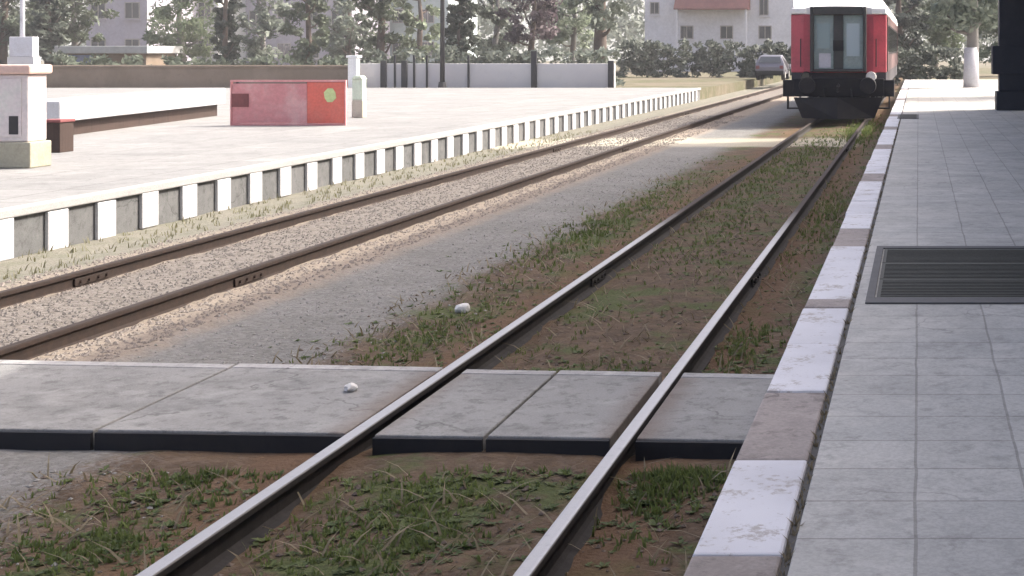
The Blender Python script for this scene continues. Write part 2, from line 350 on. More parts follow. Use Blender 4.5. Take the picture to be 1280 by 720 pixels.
M['blue_paint'] = weathered('blue_paint', (0.2, 0.23, 0.36), None, 0.6)
M['car_grey'] = weathered('car_grey', (0.15, 0.15, 0.18), (0.12, 0.12, 0.14), 0.3, 0.3, 1, 0.0, 0.2, 0.6)
M['tyre'] = weathered('tyre', (0.018, 0.018, 0.018), None, 0.9)
M['hill'] = leaf_mat('hill_scrub', (0.16, 0.17, 0.15), (0.24, 0.25, 0.23), 0.0)
M['stone_tan'] = weathered('ballast_tan', (0.23, 0.2, 0.175), (0.15, 0.128, 0.11), 0.95, scale=8, bmp=0.2)
M['stone_dull'] = weathered('ballast_dull', (0.165, 0.148, 0.135), (0.1, 0.085, 0.075), 0.95, scale=8, bmp=0.2)
M['stone_grey'] = weathered('grit_grey', (0.27, 0.265, 0.25), (0.15, 0.145, 0.135), 0.95, scale=8, bmp=0.2)
M['stone_brown'] = weathered('ballast_brown', (0.14, 0.11, 0.09), (0.07, 0.055, 0.045), 0.95, scale=8, bmp=0.2)
M['litter'] = weathered('paper', (0.62, 0.61, 0.59), None, 0.8, 0, 8, 0.1)

# ------------------------------------------------------------------ SETTING: ground, platforms
g = MB(); g.add([(-1500,-300,-0.5),(1500,-300,-0.5),(1500,2500,-0.5),(-1500,2500,-0.5)], [(0,1,2,3)])
struct(g.build('ground', M['earth']))

def height(x, y):
    n = mnoise.noise(Vector((x*1.3, y*1.3, 0)))*0.016+mnoise.noise(Vector((x*5, y*5, 3)))*0.009
    z = -0.142+n
    if x < -5.7: z += 0.02
    if x < -8.6: z -= min(0.06, (-8.6-x)*0.1)
    if 6.6 < y < 8.4: z += 0.045*max(0, 1-abs(y-7.75)/0.8) if x > -5.6 else 0
    for q in (-3.08, -1.58, -7.92, -6.42): z -= 0.022*max(0, 1-abs(x-q-0.04)/0.2)
    # soil heaped between the rails
    z += 0.02*math.exp(-((x+2.33)/0.45)**2)
    return z
def ground_grid(name, xs, ys, mat):
    b = MB(); nx, ny = len(xs), len(ys)
    vs = [(x, y, height(x, y)) for y in ys for x in xs]
    fs = [(j*nx+i, j*nx+i+1, (j+1)*nx+i+1, (j+1)*nx+i) for j in range(ny-1) for i in range(nx-1)]
    b.add(vs, fs); return b.build(name, mat, smooth=True, fix=False)
xs = [-9.85+0.075*i for i in range(124)]
ys = []; y = -4.0
while y < 140: ys.append(y); y += 0.075 if 4 < y < 14 else (0.16 if y < 30 else 0.6)
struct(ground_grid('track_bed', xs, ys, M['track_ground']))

PZ = CZ-1.6      # top of the near platform
XE = -0.71
b = MB(); b.box(-0.40, 14, -6, 78, PZ-0.25, PZ)
struct(b.build('platform', M['paving'], bevel=0.006))
b = MB(); b.box(XE+0.1, 13.9, -5.9, 77.9, -0.45, PZ-0.26); b.box(-0.45,-0.38,-5.9,77.9,PZ-0.3,PZ-0.012)
struct(b.build('platform_base', M['gutter']))
# the rim of the platform: concrete stones, white paint on some of them
seq = [(-3.0,-0.5,1),(-0.5,0.7,0),(0.7,2.9,1),(2.9,4.63,0),(4.63,5.71,1),(5.71,6.84,0),(6.84,7.95,1),(7.95,9.06,1),(9.06,9.36,0),(9.36,11.9,1),(11.9,13.1,0),(13.1,14.3,1)]
y = 14.3; k = 0
while y < 77:
    seq.append((y, y+1.15, 0 if k % 5 == 3 else 1)); y += 1.15; k += 1
b = MB()
for (y0, y1, wht) in seq:
    dx = random.uniform(-0.008, 0.008); dz = random.uniform(-0.004, 0.004)
    b.box(XE+dx, -0.43, y0+0.006, y1-0.006, PZ-0.24, PZ+0.004+dz, 1 if wht else 0)
struct(b.build('platform_edge', [M['edge_tan'], M['edge_white']], bevel=0.012))

FZ = 0.37        # far platform
b = MB(); b.add([(-9.93,-6,FZ),(-9.93,66,FZ),(-90,66,FZ),(-90,-6,FZ)], [(0,1,2,3)])
struct(b.build('far_platform', M['far_paving']))
b = MB(); b.box(-140, -9.85, 66.01, 140, -0.48, 0.33); b.box(-0.7, 60, 78.01, 140, -0.48, 0.33)
struct(b.build('yard', M['earth']))

# hills behind everything
b = MB(); n = 80; rows = 14
vs = []; fs = []
for j in range(rows):
    for i in range(n):
        x = -900+i*1500/(n-1); yy = 330+j*60
        t = j/(rows-1)
        h = -1+70*math.sin(min(1, t*1.3)*math.pi/2)*(0.6+0.5*mnoise.noise(Vector((x*0.004, 1.7, 0))))+6*mnoise.noise(Vector((x*0.02, yy*0.02, 0)))
        vs.append((x, yy, h if j else -1))
for j in range(rows-1):
    for i in range(n-1): fs.append((j*n+i, j*n+i+1, (j+1)*n+i+1, (j+1)*n+i))
b.add(vs, fs); struct(b.build('hills', M['hill'], smooth=True, fix=False))

# ------------------------------------------------------------------ retaining wall of the far platform
t = thing('retaining_wall', 'low grey platform wall with regular white blocks along the sunlit track', 'wall', (-9.85, 30, -0.2))
b = MB(); b.box(-0.06, 0.0, -36, 36, 0, 0.467); b.build('wall_face', M['wall_grey'], t)
b = MB(); b.box(-0.08, 0.055, -36, 36, 0.47, 0.574); b.build('coping', M['coping'], t, bevel=0.015)
P = 1.0
pil = MB().box(0.003, 0.05, -0.2, 0.2, 0.02, 0.467).build('white_block', M['white_wash'], t, bevel=0.012)
y0 = 15.69
k0 = 0
for i in range(-9, 50):
    o = pil if k0 == 0 else pil.copy()
    if k0: C.objects.link(o); o.parent = t
    k0 += 1
    o.location = (0, y0+i*P-30+random.uniform(-0.02, 0.02), random.uniform(-0.01, 0.005))

# ------------------------------------------------------------------ tracks
def rail_profile(): # (x, z) with the running surface at z = 0
    half = [(0.033, -0.002), (0.036, -0.012), (0.0355, -0.036), (0.03, -0.042), (0.011, -0.055), (0.0085, -0.09), (0.0105, -0.13), (0.03, -0.147), (0.07, -0.16), (0.07, -0.172)]
    return [(0.02, 0.0)]+half+[(-x, z) for x, z in reversed(half)]+[(-0.02, 0.0)]
def track(cx, mat, label, hw=0.75):
    t = thing('railway_track', label, 'railway track', (cx, 0, 0))
    for s in (-1, 1):
        b = MB(); prof = [(x+s*hw, z) for x, z in rail_profile()]
        yb = [-4+i*18.0 for i in range(16)]
        for y0, y1 in zip(yb, yb[1:]): b.prism(prof, y0+0.003, y1-0.003)
        r = b.build('rail', mat, t)
        # fishplates bolted over each rail joint
        for y0 in yb[1:5]:
            f = MB()
            for q in (-1, 1):
                f.box(s*hw+q*0.012, s*hw+q*0.03, y0-0.3, y0+0.3, -0.128, -0.06)
                for dy in (-0.22, -0.08, 0.08, 0.22): f.tube([(s*hw+q*0.03, y0+dy, -0.094), (s*hw+q*0.05, y0+dy, -0.094)], 0.014, 6)
            f.build('fishplate', mat, r)
    return t
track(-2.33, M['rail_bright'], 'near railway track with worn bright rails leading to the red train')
track(-7.17, M['rail_rusty'], 'far railway track with brown rusty rails in pale ballast')

# ------------------------------------------------------------------ crossing of concrete panels
def panel(pts, z1, label, name='crossing_panel'):
    n = len(pts); b = MB()
    b.add([(x, y, -0.115) for x, y in pts]+[(x, y, z1) for x, y in pts],
          [tuple(range(n-1, -1, -1)), tuple(range(n, 2*n))]+[(i, (i+1) % n, n+(i+1) % n, n+i) for i in range(n)])
    o = b.build(name, M['crossing'], bevel=0.008)
    (xa, ya), (xb, yb_), (xc, yc), (xd, yd) = pts
    e = MB(); e.add([(xa, ya-0.03, -0.16), (xb, yb_-0.03, -0.16), (xb, yb_-0.004, -0.16), (xa, ya-0.004, -0.16), (xa, ya-0.03, z1-0.012), (xb, yb_-0.03, z1-0.012), (xb, yb_-0.004, z1-0.012), (xa, ya-0.004, z1-0.012)],
        [(0,3,2,1),(4,5,6,7),(0,1,5,4),(1,2,6,5),(2,3,7,6),(3,0,4,7)]); e.build('edge_shadow', M['train_black'], o)  # black strip standing in for the shadow under the panel's front edge
    e = MB(); e.add([(xd, yd+0.004, -0.13), (xc, yc+0.004, -0.13), (xc, yc+0.12, -0.13), (xd, yd+0.12, -0.13), (xd, yd+0.004, z1+0.003), (xc, yc+0.004, z1+0.003), (xc, yc+0.12, z1+0.003), (xd, yd+0.12, z1+0.003)],
        [(0,3,2,1),(4,5,6,7),(0,1,5,4),(1,2,6,5),(2,3,7,6),(3,0,4,7)]); e.build('edge_strip', M['edge_strip'], o, bevel=0.006)
    return tag(o, label, 'concrete panel', 'concrete panels of the foot crossing over the near track')
def yn(x): return 7.9-0.053*(x+0.94)
def yf(x): return 9.36-0.085*(x+1.1)
for x0, x1, z1, lab in ((-6.25, -4.56, -0.012, 'concrete crossing panel cut by the left picture edge'), (-4.53, -3.135, -0.006, 'concrete crossing panel touching the left bright rail from outside, paper on it'),
                        (-2.975, -2.37, -0.016, 'narrow concrete crossing panel inside the left bright rail'), (-2.345, -1.67, -0.011, 'concrete crossing panel inside the right bright rail'),
                        (-1.525, -0.90, -0.012, 'short concrete crossing panel between right rail and platform edge')):
    e = random.uniform(-0.012, 0.012)
    panel([(x0, yn(x0)+e), (x1, yn(x1)+e), (x1, yf(x1)), (x0, yf(x0))], z1, lab)
# ------------------------------------------------------------------ loose stones and grass
def rock(b, x, y, z, r):
    a = random.uniform(0, 6.28)
    pts = []
    for (u, v, w) in ((1,0,0),(-1,0,0),(0,1,0),(0,-1,0),(0,0,1),(0,0,-1)):
        k = r*random.uniform(0.7, 1.2)
        uu = u*math.cos(a)-v*math.sin(a); vv = u*math.sin(a)+v*math.cos(a)
        pts.append((x+uu*k, y+vv*k, z+w*k*0.65))
    b.add(pts, [(0,2,4),(2,1,4),(1,3,4),(3,0,4),(2,0,5),(1,2,5),(3,1,5),(0,3,5)])
def free(x, y):
    if 7.6 < y < 10.0 and -6.4 < x < -0.85: return False
    return all(abs(x-r) > 0.06 for r in (-3.08, -1.58, -7.92, -6.42))
b = MB()
for i in range(3200):
    y = 4.2+16*random.random()**1.6; x = random.uniform(-4.6, -0.75)
    if not free(x, y): continue
    r = random.choice((0.006, 0.008, 0.01, 0.012, 0.02)); rock(b, x, y, height(x, y)+r*0.2, r)
tag(b.build('gravel', M['stone_brown'], fix=False), 'small brown stones scattered over the soil of the near track', 'gravel', kind='stuff')
b = MB()
for i in range(22000):
    y = 9+40*random.random()**1.5; x = random.uniform(-8.7, -5.75)
    if not free(x, y): continue
    r = random.choice((0.014, 0.018, 0.024)); (rock(b, x, y, height(x, y)+r*0.1, r) if not (-7.8 < x < -6.55) else None)
tag(b.build('ballast', M['stone_tan'], fix=False), 'pale tan ballast stones around the rusty far rails', 'ballast', kind='stuff')
b = MB()
for i in range(8500):
    y = 9+40*random.random()**1.5; x = random.uniform(-7.85, -6.5)
    if not free(x, y): continue
    r = random.choice((0.014, 0.018, 0.024)); rock(b, x, y, height(x, y)+r*0.1, r)
tag(b.build('ballast', M['stone_dull'], fix=False), 'darker grey brown ballast stones between the two rusty far rails', 'ballast', kind='stuff')
b = MB()
for i in range(5200):
    y = 4.4+26*random.random()**1.5; x = random.gauss(-4.9, 0.65)
    if x < -5.8 or x > -3.6 or not free(x, y): continue
    r = random.choice((0.005, 0.007, 0.009, 0.012, 0.018)); rock(b, x, y, height(x, y)+r*0.15, r)
tag(b.build('grit', M['stone_grey'], fix=False), 'grey grit and small stones on the path between the two tracks', 'grit', kind='stuff')
def blade(b, x, y, z, h, a, lean):
    w = 0.004+h*0.04; ca, sa = math.cos(a), math.sin(a)
    la = a+random.uniform(-1, 1)+1.57; lx, ly = math.cos(la)*lean*h, math.sin(la)*lean*h
    b.add([(x-ca*w, y-sa*w, z), (x+ca*w, y+sa*w, z), (x+ca*w*0.7+lx*0.4, y+sa*w*0.7+ly*0.4, z+h*0.6), (x-ca*w*0.7+lx*0.4, y-sa*w*0.7+ly*0.4, z+h*0.6), (x+lx, y+ly, z+h)],
          [(0,1,2,3), (3,2,4)])
b = MB()
spots = []
def patch_px(x, y, rx, ry, n, h=0.06):
    Y = F*(CZ+0.15)/(y-VY); X = px(x, Y); spots.append((X, Y, rx, ry, n, h))
for a in ((300,585,0.16,0.35,240,0.05),(230,610,0.2,0.3,110,0.045),(110,692,0.2,0.15,160,0.05),(520,432,0.2,0.6,150,0.05),(560,410,0.2,0.7,110,0.05),(725,300,0.25,2.2,420,0.07),(800,260,0.2,2.5,240,0.07),
          (500,655,0.22,0.45,300,0.05),(470,690,0.2,0.2,120,0.05),(560,620,0.2,0.3,120,0.04),(850,595,0.14,0.42,520,0.07),(880,570,0.08,0.25,240,0.06),(930,440,0.1,0.6,130,0.06),
          (1035,270,0.14,2.0,300,0.07),(960,225,0.3,4,420,0.07),(900,300,0.3,1.6,180,0.05),(1077,165,0.22,3.0,700,0.12),(760,470,0.3,0.4,130,0.04),(1020,190,0.4,4,420,0.08),(640,560,0.3,0.3,90,0.04),(700,585,0.12,0.2,110,0.045)):
    patch_px(*a)
for (X, Y, rx, ry, n, h) in spots:
    for i in range(n):
        x = random.gauss(X, rx); y = random.gauss(Y, ry)
        if x > -0.72 or y < 4 or not free(x, y) or x < -5.6: continue
        z = height(x, y)
        for q in range(4): blade(b, x+random.uniform(-.012,.012), y+random.uniform(-.012,.012), z-0.004, h*random.uniform(0.35, 1.05), random.uniform(0, 6.28), random.uniform(0.1, 0.8))
for i in range(3500):
    x = random.uniform(-4.5, -0.75); y = 4.2+28*random.random()**1.5
    if mnoise.noise(Vector((x*0.9, y*0.5, 5))) < 0.12 or not free(x, y): continue
    for q in range(3): blade(b, x+random.uniform(-.015,.015), y+random.uniform(-.015,.015), height(x, y)-0.004, random.uniform(0.02, 0.05), random.uniform(0, 6.28), random.uniform(0.1, 0.9))
tag(b.build('grass', M['grass'], fix=False), 'short green grass growing in patches between the rails', 'grass', kind='stuff')

b = MB()
for i in range(700):
    x = random.uniform(-9.8, -8.7); y = 10+30*random.random()**1.3
    for q in range(3): blade(b, x+random.uniform(-.03,.03), y+random.uniform(-.03,.03), height(x, y)-0.004, random.uniform(0.03, 0.09), random.uniform(0, 6.28), random.uniform(0.1, 0.9))
tag(b.build('dry_grass', M['dry_grass'], fix=False), 'dry yellow green grass strip along the low wall with white blocks', 'grass', kind='stuff')

def rosette(b, x, y, z, r):
    n = random.randint(5, 9); a0 = random.uniform(0, 6.28)
    for q in range(n):
        a = a0+q*6.28/n+random.uniform(-.2, .2); l = r*random.uniform(0.7, 1.2); w = l*0.28; up = random.uniform(0.15, 0.7)
        ca, sa = math.cos(a), math.sin(a)
        b.add([(x, y, z), (x+ca*l*0.5-sa*w, y+sa*l*0.5+ca*w, z+l*0.5*up), (x+ca*l, y+sa*l, z+l*up*0.7), (x+ca*l*0.5+sa*w, y+sa*l*0.5-ca*w, z+l*0.5*up)], [(0,1,2,3)])
b = MB()
for (X, Y, rx, ry, n, h) in spots:
    for i in range(int(n*0.7)):
        x = random.gauss(X, rx*1.5); y = random.gauss(Y, ry*1.4)
        if x > -0.73 or y < 4 or not free(x, y) or x < -5.5: continue
        rosette(b, x, y, height(x, y)-0.003, random.uniform(0.015, 0.05))
for i in range(4200):
    x = random.uniform(-4.4, -0.76); y = 4.2+24*random.random()**1.5
    if mnoise.noise(Vector((x*1.1+4, y*0.7, 9))) < 0.16 or not free(x, y): continue
    rosette(b, x, y, height(x, y)-0.003, random.uniform(0.012, 0.038))
tag(b.build('weeds', M['weed'], fix=False), 'low broad leaved weeds matted between the near rails', 'weeds', kind='stuff')
b = MB()
for i in range(3800):
    x = random.uniform(-4.6, -0.76); y = 4.2+22*random.random()**1.5
    if not free(x, y): continue
    blade(b, x, y, height(x, y)+0.002, random.uniform(0.03, 0.1), random.uniform(0, 6.28), random.uniform(0.8, 3.0))
for i in range(500):
    x = random.choice((-0.415, -0.415, random.gauss(-0.74, 0.02))); y = 4.2+30*random.random()**1.5
    for q in range(3): blade(b, x+random.uniform(-.006,.006), y+random.uniform(-.02,.02), (PZ-0.03) if x > -0.5 else height(x, y), random.uniform(0.025, 0.05), random.uniform(0, 6.28), random.uniform(0.1, 0.9))
tag(b.build('straw', M['straw'], fix=False), 'dead straw stalks strewn over the soil of the near track', 'straw', kind='stuff')
def crumple(name, x, y, z, r, label):
    bm = bmesh.new(); bmesh.ops.create_icosphere(bm, subdivisions=2, radius=r)
    for v in bm.verts:
        k = 1+0.45*mnoise.noise(v.co*(2.2/r)+Vector((x, y, 0)))
        v.co = Vector((v.co.x*k, v.co.y*k, v.co.z*k*0.7))
    me = bpy.data.meshes.new(name); bm.to_mesh(me); bm.free(); me.materials.append(M['litter'])
    o = bpy.data.objects.new(name, me); C.objects.link(o); o.location = (x, y, z+r*0.55); return tag(o, label, 'litter')
Y = F*(CZ+0.14)/(390-VY); crumple('crumpled_paper', px(579, Y), Y, height(px(579, Y), Y), 0.065, 'white crumpled paper on grey gravel left of the near rails')
Y = F*(CZ+0.01)/(490-VY); crumple('crumpled_paper', px(439, Y), Y, -0.006, 0.04, 'pale crumpled paper on the concrete crossing panel')

# ------------------------------------------------------------------ platform cover and drain
t = thing('access_cover', 'large dark steel cover let into the grey platform paving', 'cover', (0, 0, PZ))
x0, x1, y0, y1 = -0.335, 1.75, 9.2, 11.85
b = MB(); w = 0.12
b.box(x0, x1, y0, y0+w*1.6, 0.001, 0.012); b.box(x0, x1, y1-w, y1, 0.001, 0.012); b.box(x0, x0+0.055, y0+w*1.6, y1-w, 0.001, 0.012); b.box(x1-0.06, x1, y0+w*1.6, y1-w, 0.001, 0.012)
b.build('frame', M['grate_frame'], t, bevel=0.003)
n = 3; yy0 = y0+w*1.6+0.01; yy1 = y1-w-0.01; st = (yy1-yy0)/n
for i in range(n):
    p = MB(); a0, a1 = yy0+i*st+0.012, yy0+(i+1)*st-0.012
    p.box(x0+0.065, x1-0.07, a0, a1, 0.0005, 0.006)
    k = a0+0.04
    while k < a1-0.05:
        p.box(x0+0.09, x1-0.1, k, k+0.022, 0.0062, 0.0105); k += 0.062
    p.build('plate', M['grate'], t)
Y = F*1.6/(146-VY); X = px(1129, Y)
t = thing('drain_cover', 'small dark drain cover by the platform edge near the train', 'cover', (X+0.12, Y, PZ))
b = MB(); b.box(-0.25, 0.25, -1.1, 1.1, 0.001, 0.01); b.build('frame', M['grate_frame'], t)
b = MB()
for i in range(14): b.box(-0.2, 0.2, -1.02+i*0.148, -0.93+i*0.148, 0.0102, 0.018)
b.build('grid', M['grate'], t)

# ------------------------------------------------------------------ platform canopy with dark pillars
CE = 39.9; CH = 4.7
t = thing('platform_canopy', 'platform canopy on dark square pillars, one at the far right', 'canopy', (0, 0, 0))
b = MB(); b.box(1.5, 4.97, -8, CE, CH, CH+0.16); b.build('roof_deck', M['canopy'], t, bevel=0.02)
b = MB(); b.box(1.46, 1.498, -8, CE, CH-0.2, CH+0.2); b.build('fascia', M['pillar'], t)
xx = 2.55
b = MB(); b.box(xx-0.15, xx+0.15, -8, CE-0.05, CH-0.38, CH-0.003); b.build('beam', M['pillar'], t)
for yy in (38.9, 26.0, 13.0):
    c = MB(); c.box(xx-0.42, xx+0.42, yy-0.3, yy+0.3, PZ+0.5, CH-0.383)
    c.box(xx-0.6, xx+0.6, yy-0.36, yy+0.36, PZ+0.95, PZ+1.7)
    c = c.build('pillar', M['pillar'], t, bevel=0.02)
    p = MB(); p.box(xx-0.5, xx+0.55, yy-0.4, yy+0.4, PZ, PZ+0.497); p.build('plinth', M['pillar'], c, bevel=0.02)
# unseen station building, sized and placed to shade the platform and near track
BH = 11.75
t = thing('unseen_station_building', 'unseen station building sized to shade the platform and near track', 'building', (5, 0, PZ))
b = MB(); b.box(0, 11, -16, 40.6, 0, BH-PZ-0.3); b.build('wall', M['wall_pale'], t)
b = MB(); b.box(-0.02, 11.5, -16.5, 41.0, BH-PZ-0.297, BH-PZ); b.build('roof', M['canopy'], t)
for k in range(9):
    yy = -10+k*6
    for (z0, z1, hw) in ((0.9, 3.0, 0.8), (5.6, 8.0, 0.7)):
        fr = MB().box(-0.05, -0.003, yy-hw, yy+hw, z0, z1).build('window', M['frame_wood'], t)
        p = MB(); p.box(-0.06, -0.051, yy-hw+0.08, yy-0.03, z0+0.08, z1-0.08); p.box(-0.06, -0.051, yy+0.03, yy+hw-0.08, z0+0.08, z1-0.08); p.build('pane', M['glass'], fr)
    d = MB().box(-0.05, -0.003, yy+2.3, yy+3.7, 0.02, 2.5).build('door', M['frame_wood'], t)
    MB().tube([(-0.09, yy+3.5, 1.0), (-0.09, yy+3.5, 1.2)], 0.015, 6).build('handle', M['dark_metal'], d)

# ------------------------------------------------------------------ the train
TX, TY = -2.33, 42.7
T = thing('passenger_train', 'red train with white roof and black buffer beam on near track', 'train', (TX, TY, 0))
def arc(w, z0, z1, n=14):      # roof outline from right to left
    return [(w*math.cos(math.pi*i/n)*1.0, z0+(z1-z0)*math.sin(math.pi*i/n)**0.75) for i in range(n+1)]
LEN = 22.0; HW = 1.4
b = MB()
prof = [(-HW, 1.42), (HW, 1.42), (HW, 3.12), (-HW, 3.12)]
nose = 0.16
# body with chamfered front corners
def plan(z): return [(-HW, nose, z), (-1.02, 0, z), (1.02, 0, z), (HW, nose, z), (HW, LEN, z), (-HW, LEN, z)]
b.add(plan(1.42)+plan(3.12), [(5,4,3,2,1,0), (6,7,8,9,10,11)]+[(i, (i+1) % 6, 6+(i+1) % 6, 6+i) for i in range(6)])
body = b.build('body', M['train_red'], T, bevel=0.03)
b = MB(); b.prism(arc(HW+0.015, 3.124, 3.92), 1.6, LEN-0.03); roof = b.build('roof', M['train_white'], T)
b = MB(); stn = [(0.03, 3.36), (0.35, 3.6), (0.8, 3.78), (1.597, 3.92)]; m_ = 15
for yy, zt in stn: b.v += [(x, yy, z) for x, z in arc(HW+0.015, 3.124, zt)]
for q in range(3):
    for e in range(m_-1): b.f.append((q*m_+e, q*m_+e+1, (q+1)*m_+e+1, (q+1)*m_+e)); b.m.append(0)
b.f.append(tuple(range(m_))); b.m.append(0); b.f.append(tuple(range(3*m_, 4*m_))); b.m.append(0)
b.build('roof_end', M['train_white'], roof)
for s in (-1, 1):
    b = MB(); b.box(s*1.16-0.22, s*1.16+0.22, 0.0, 0.06, 3.127, 3.30); b.build('corner_cap', M['train_white'], roof, bevel=0.03)
b = MB(); b.add([(-HW+.02, nose, 1.0), (-1.02, 0.02, 1.0), (1.02, 0.02, 1.0), (HW-.02, nose, 1.0), (HW-.02, LEN, 1.0), (-HW+.02, LEN, 1.0)]+
      [(-HW+.02, nose, 1.417), (-1.02, 0.02, 1.417), (1.02, 0.02, 1.417), (HW-.02, nose, 1.417), (HW-.02, LEN, 1.417), (-HW+.02, LEN, 1.417)],
      [(5,4,3,2,1,0), (6,7,8,9,10,11)]+[(i, (i+1) % 6, 6+(i+1) % 6, 6+i) for i in range(6)])
b.build('skirt', M['train_skirt'], T)
# gangway: rubber frame, two door leaves with panes
b = MB(); fo, fi = 0.82, 0.72
b.box(-fo, -fi, -0.22, -0.003, 1.44, 3.34); b.box(fi, fo, -0.22, -0.003, 1.44, 3.34); b.box(-fi, fi, -0.22, -0.003, 3.1, 3.34); b.box(-fi, fi, -0.22, -0.003, 1.44, 1.52)
gf = b.build('gangway_frame', M['rubber'], T, bevel=0.03)
for s in (-1, 1):
    d = MB(); d.box(min(s*0.14, s*0.715), max(s*0.14, s*0.715), -0.09, -0.003, 1.523, 3.097)
    leaf = d.build('door_leaf', M['door_grey'], gf, bevel=0.01)
    w = MB(); w.box(min(s*0.24, s*0.62), max(s*0.24, s*0.62), -0.1, -0.091, 1.9 if s > 0 else 2.12, 2.85)
    w.build('pane', M['glass_blue'] if s > 0 else M['glass_teal'], gf)
w = MB(); w.box(-0.56, -0.22, -0.1, -0.091, 1.56, 1.98); w.build('kick_panel', M['panel_pale'], gf)
w = MB(); w.box(-0.137, 0.137, -0.12, -0.003, 1.523, 3.097); post = w.build('centre_post', M['rubber'], gf)
w = MB(); w.box(-0.15, 0.15, -0.15, -0.121, 2.05, 2.36); w.build('lock_plate', M['train_black'], gf)
for s in (-1, 1):
    h = MB(); h.tube([(s*1.1, -0.06, 1.6), (s*1.1, -0.06, 2.4)], 0.017, 8); h.tube([(s*1.1, -0.06, 1.6), (s*1.1, 0.02, 1.6)], 0.014, 6); h.tube([(s*1.1, -0.06, 2.4), (s*1.1, 0.02, 2.4)], 0.014, 6); h.build('handrail', M['dark_metal'], T)
    l = MB(); l.tube([(s*0.95, -0.08, 1.3), (s*0.95, 0.03, 1.3)], [0.14, 0.16], 14); hl = l.build('headlight', M['lamp_white'] if s > 0 else M['dark_metal'], T)
    l = MB(); l.tube([(s*0.95, -0.09, 1.3), (s*0.95, -0.081, 1.3)], 0.11, 14); l.build('lens', M['lamp_white'] if s > 0 else M['glass'], hl)
    f = MB(); f.tube([(s*0.875, -0.56, 1.05), (s*0.875, -0.5, 1.05)], [0.23, 0.245], 18); f.tube([(s*0.875, -0.5, 1.05), (s*0.875, -0.12, 1.05)], 0.085, 12); f.tube([(s*0.875, -0.3, 1.05), (s*0.875, 0.0, 1.05)], [0.12, 0.15], 12)
    f.build('buffer', M['train_black'], T)
    st = MB(); st.box(s*1.42-0.2, s*1.42+0.2, -0.02, 0.5, 0.72, 1.2); st.box(s*1.3-0.2, s*1.3+0.2, -0.1, 0.25, 0.36, 0.4); st.box(s*1.3-0.2, s*1.3-0.16, -0.05, 0.2, 0.4, 0.72); st.box(s*1.3+0.16, s*1.3+0.2, -0.05, 0.2, 0.4, 0.72)
    st.build('step', M['train_black'], T)
b = MB(); b.box(-1.33, 1.33, -0.05, 0.3, 0.72, 1.24); b.build('buffer_beam', M['train_black'], T, bevel=0.02)
b = MB(); b.add([(-1.3,-0.12,0.7),(0,-0.5,0.7),(1.3,-0.12,0.7),(1.05,-0.16,0.1),(0,-0.6,0.08),(-1.05,-0.16,0.1),(-1.3,0.0,0.7),(0,-0.35,0.7),(1.3,0.0,0.7),(1.05,-0.04,0.1),(0,-0.45,0.08),(-1.05,-0.04,0.1)],
     [(0,1,4,5),(1,2,3,4),(6,11,10,7),(7,10,9,8),(0,6,7,1),(1,7,8,2),(5,4,10,11),(4,3,9,10),(0,5,11,6),(2,8,9,3)]); b.build('plough', M['train_black'], T)
b = MB(); b.tube([(0,-0.4,1.05),(0,0.0,1.05)], 0.05, 8); b.tube([(0,-0.4,1.05),(0,-0.48,1.0),(0,-0.46,0.9),(0,-0.38,0.88)], 0.035, 8); b.build('coupling_hook', M['dark_metal'], T)
for xx in (-0.4, 0.38):
    b = MB(); b.tube([(xx,-0.06,0.95),(xx,-0.2,0.9),(xx+0.02,-0.28,0.7),(xx+0.05,-0.26,0.5),(xx+0.1,-0.2,0.45)], 0.03, 8); b.build('brake_hose', M['tyre'], T)
for s in (-1, 1):
    MB().box(min(s*1.4005, s*1.4025), max(s*1.4005, s*1.4025), 0.25, LEN-0.25, 1.43, 3.1).build('side_dim_panel', M['side_dim_maroon'], T)  # sides toned down in colour, standing in for shade on the train
    for i in range(8):
        yy = 2.6+i*2.2
        w = MB(); w.box(min(s*1.403, s*1.425), max(s*1.403, s*1.425), yy-0.62, yy+0.62, 1.95, 2.85); wf = w.build('window', M['dark_metal'], T)
        p = MB(); p.box(min(s*1.4252, s*1.432), max(s*1.4252, s*1.432), yy-0.55, yy+0.55, 2.02, 2.78); p.build('pane', M['glass'], wf)
    for yy in (1.1, 20.6):
        d = MB(); d.box(min(s*1.403, s*1.43), max(s*1.403, s*1.43), yy-0.42, yy+0.42, 1.44, 3.05); dd = d.build('side_door', M['side_dim_maroon'], T)
        p = MB(); p.box(min(s*1.432, s*1.438), max(s*1.432, s*1.438), yy-0.25, yy+0.25, 2.05, 2.8); p.build('pane', M['glass'], dd)
for yb in (3.2, 18.6):
    b = MB(); b.box(-1.1, -0.98, yb-1.7, yb+1.7, 0.42, 0.62); b.box(0.98, 1.1, yb-1.7, yb+1.7, 0.42, 0.62); b.box(-0.97, 0.97, yb-0.2, yb+0.2, 0.4, 0.7); bog = b.build('bogie', M['train_black'], T)
    for dy in (-1.25, 1.25):
        w = MB()
        for s in (-1, 1): w.tube([(s*0.72, yb+dy, 0.46), (s*0.86, yb+dy, 0.46)], 0.46, 24)
        w.tube([(-0.72, yb+dy, 0.46), (0.72, yb+dy, 0.46)], 0.08, 10); w.build('wheelset', M['dark_metal'], bog)

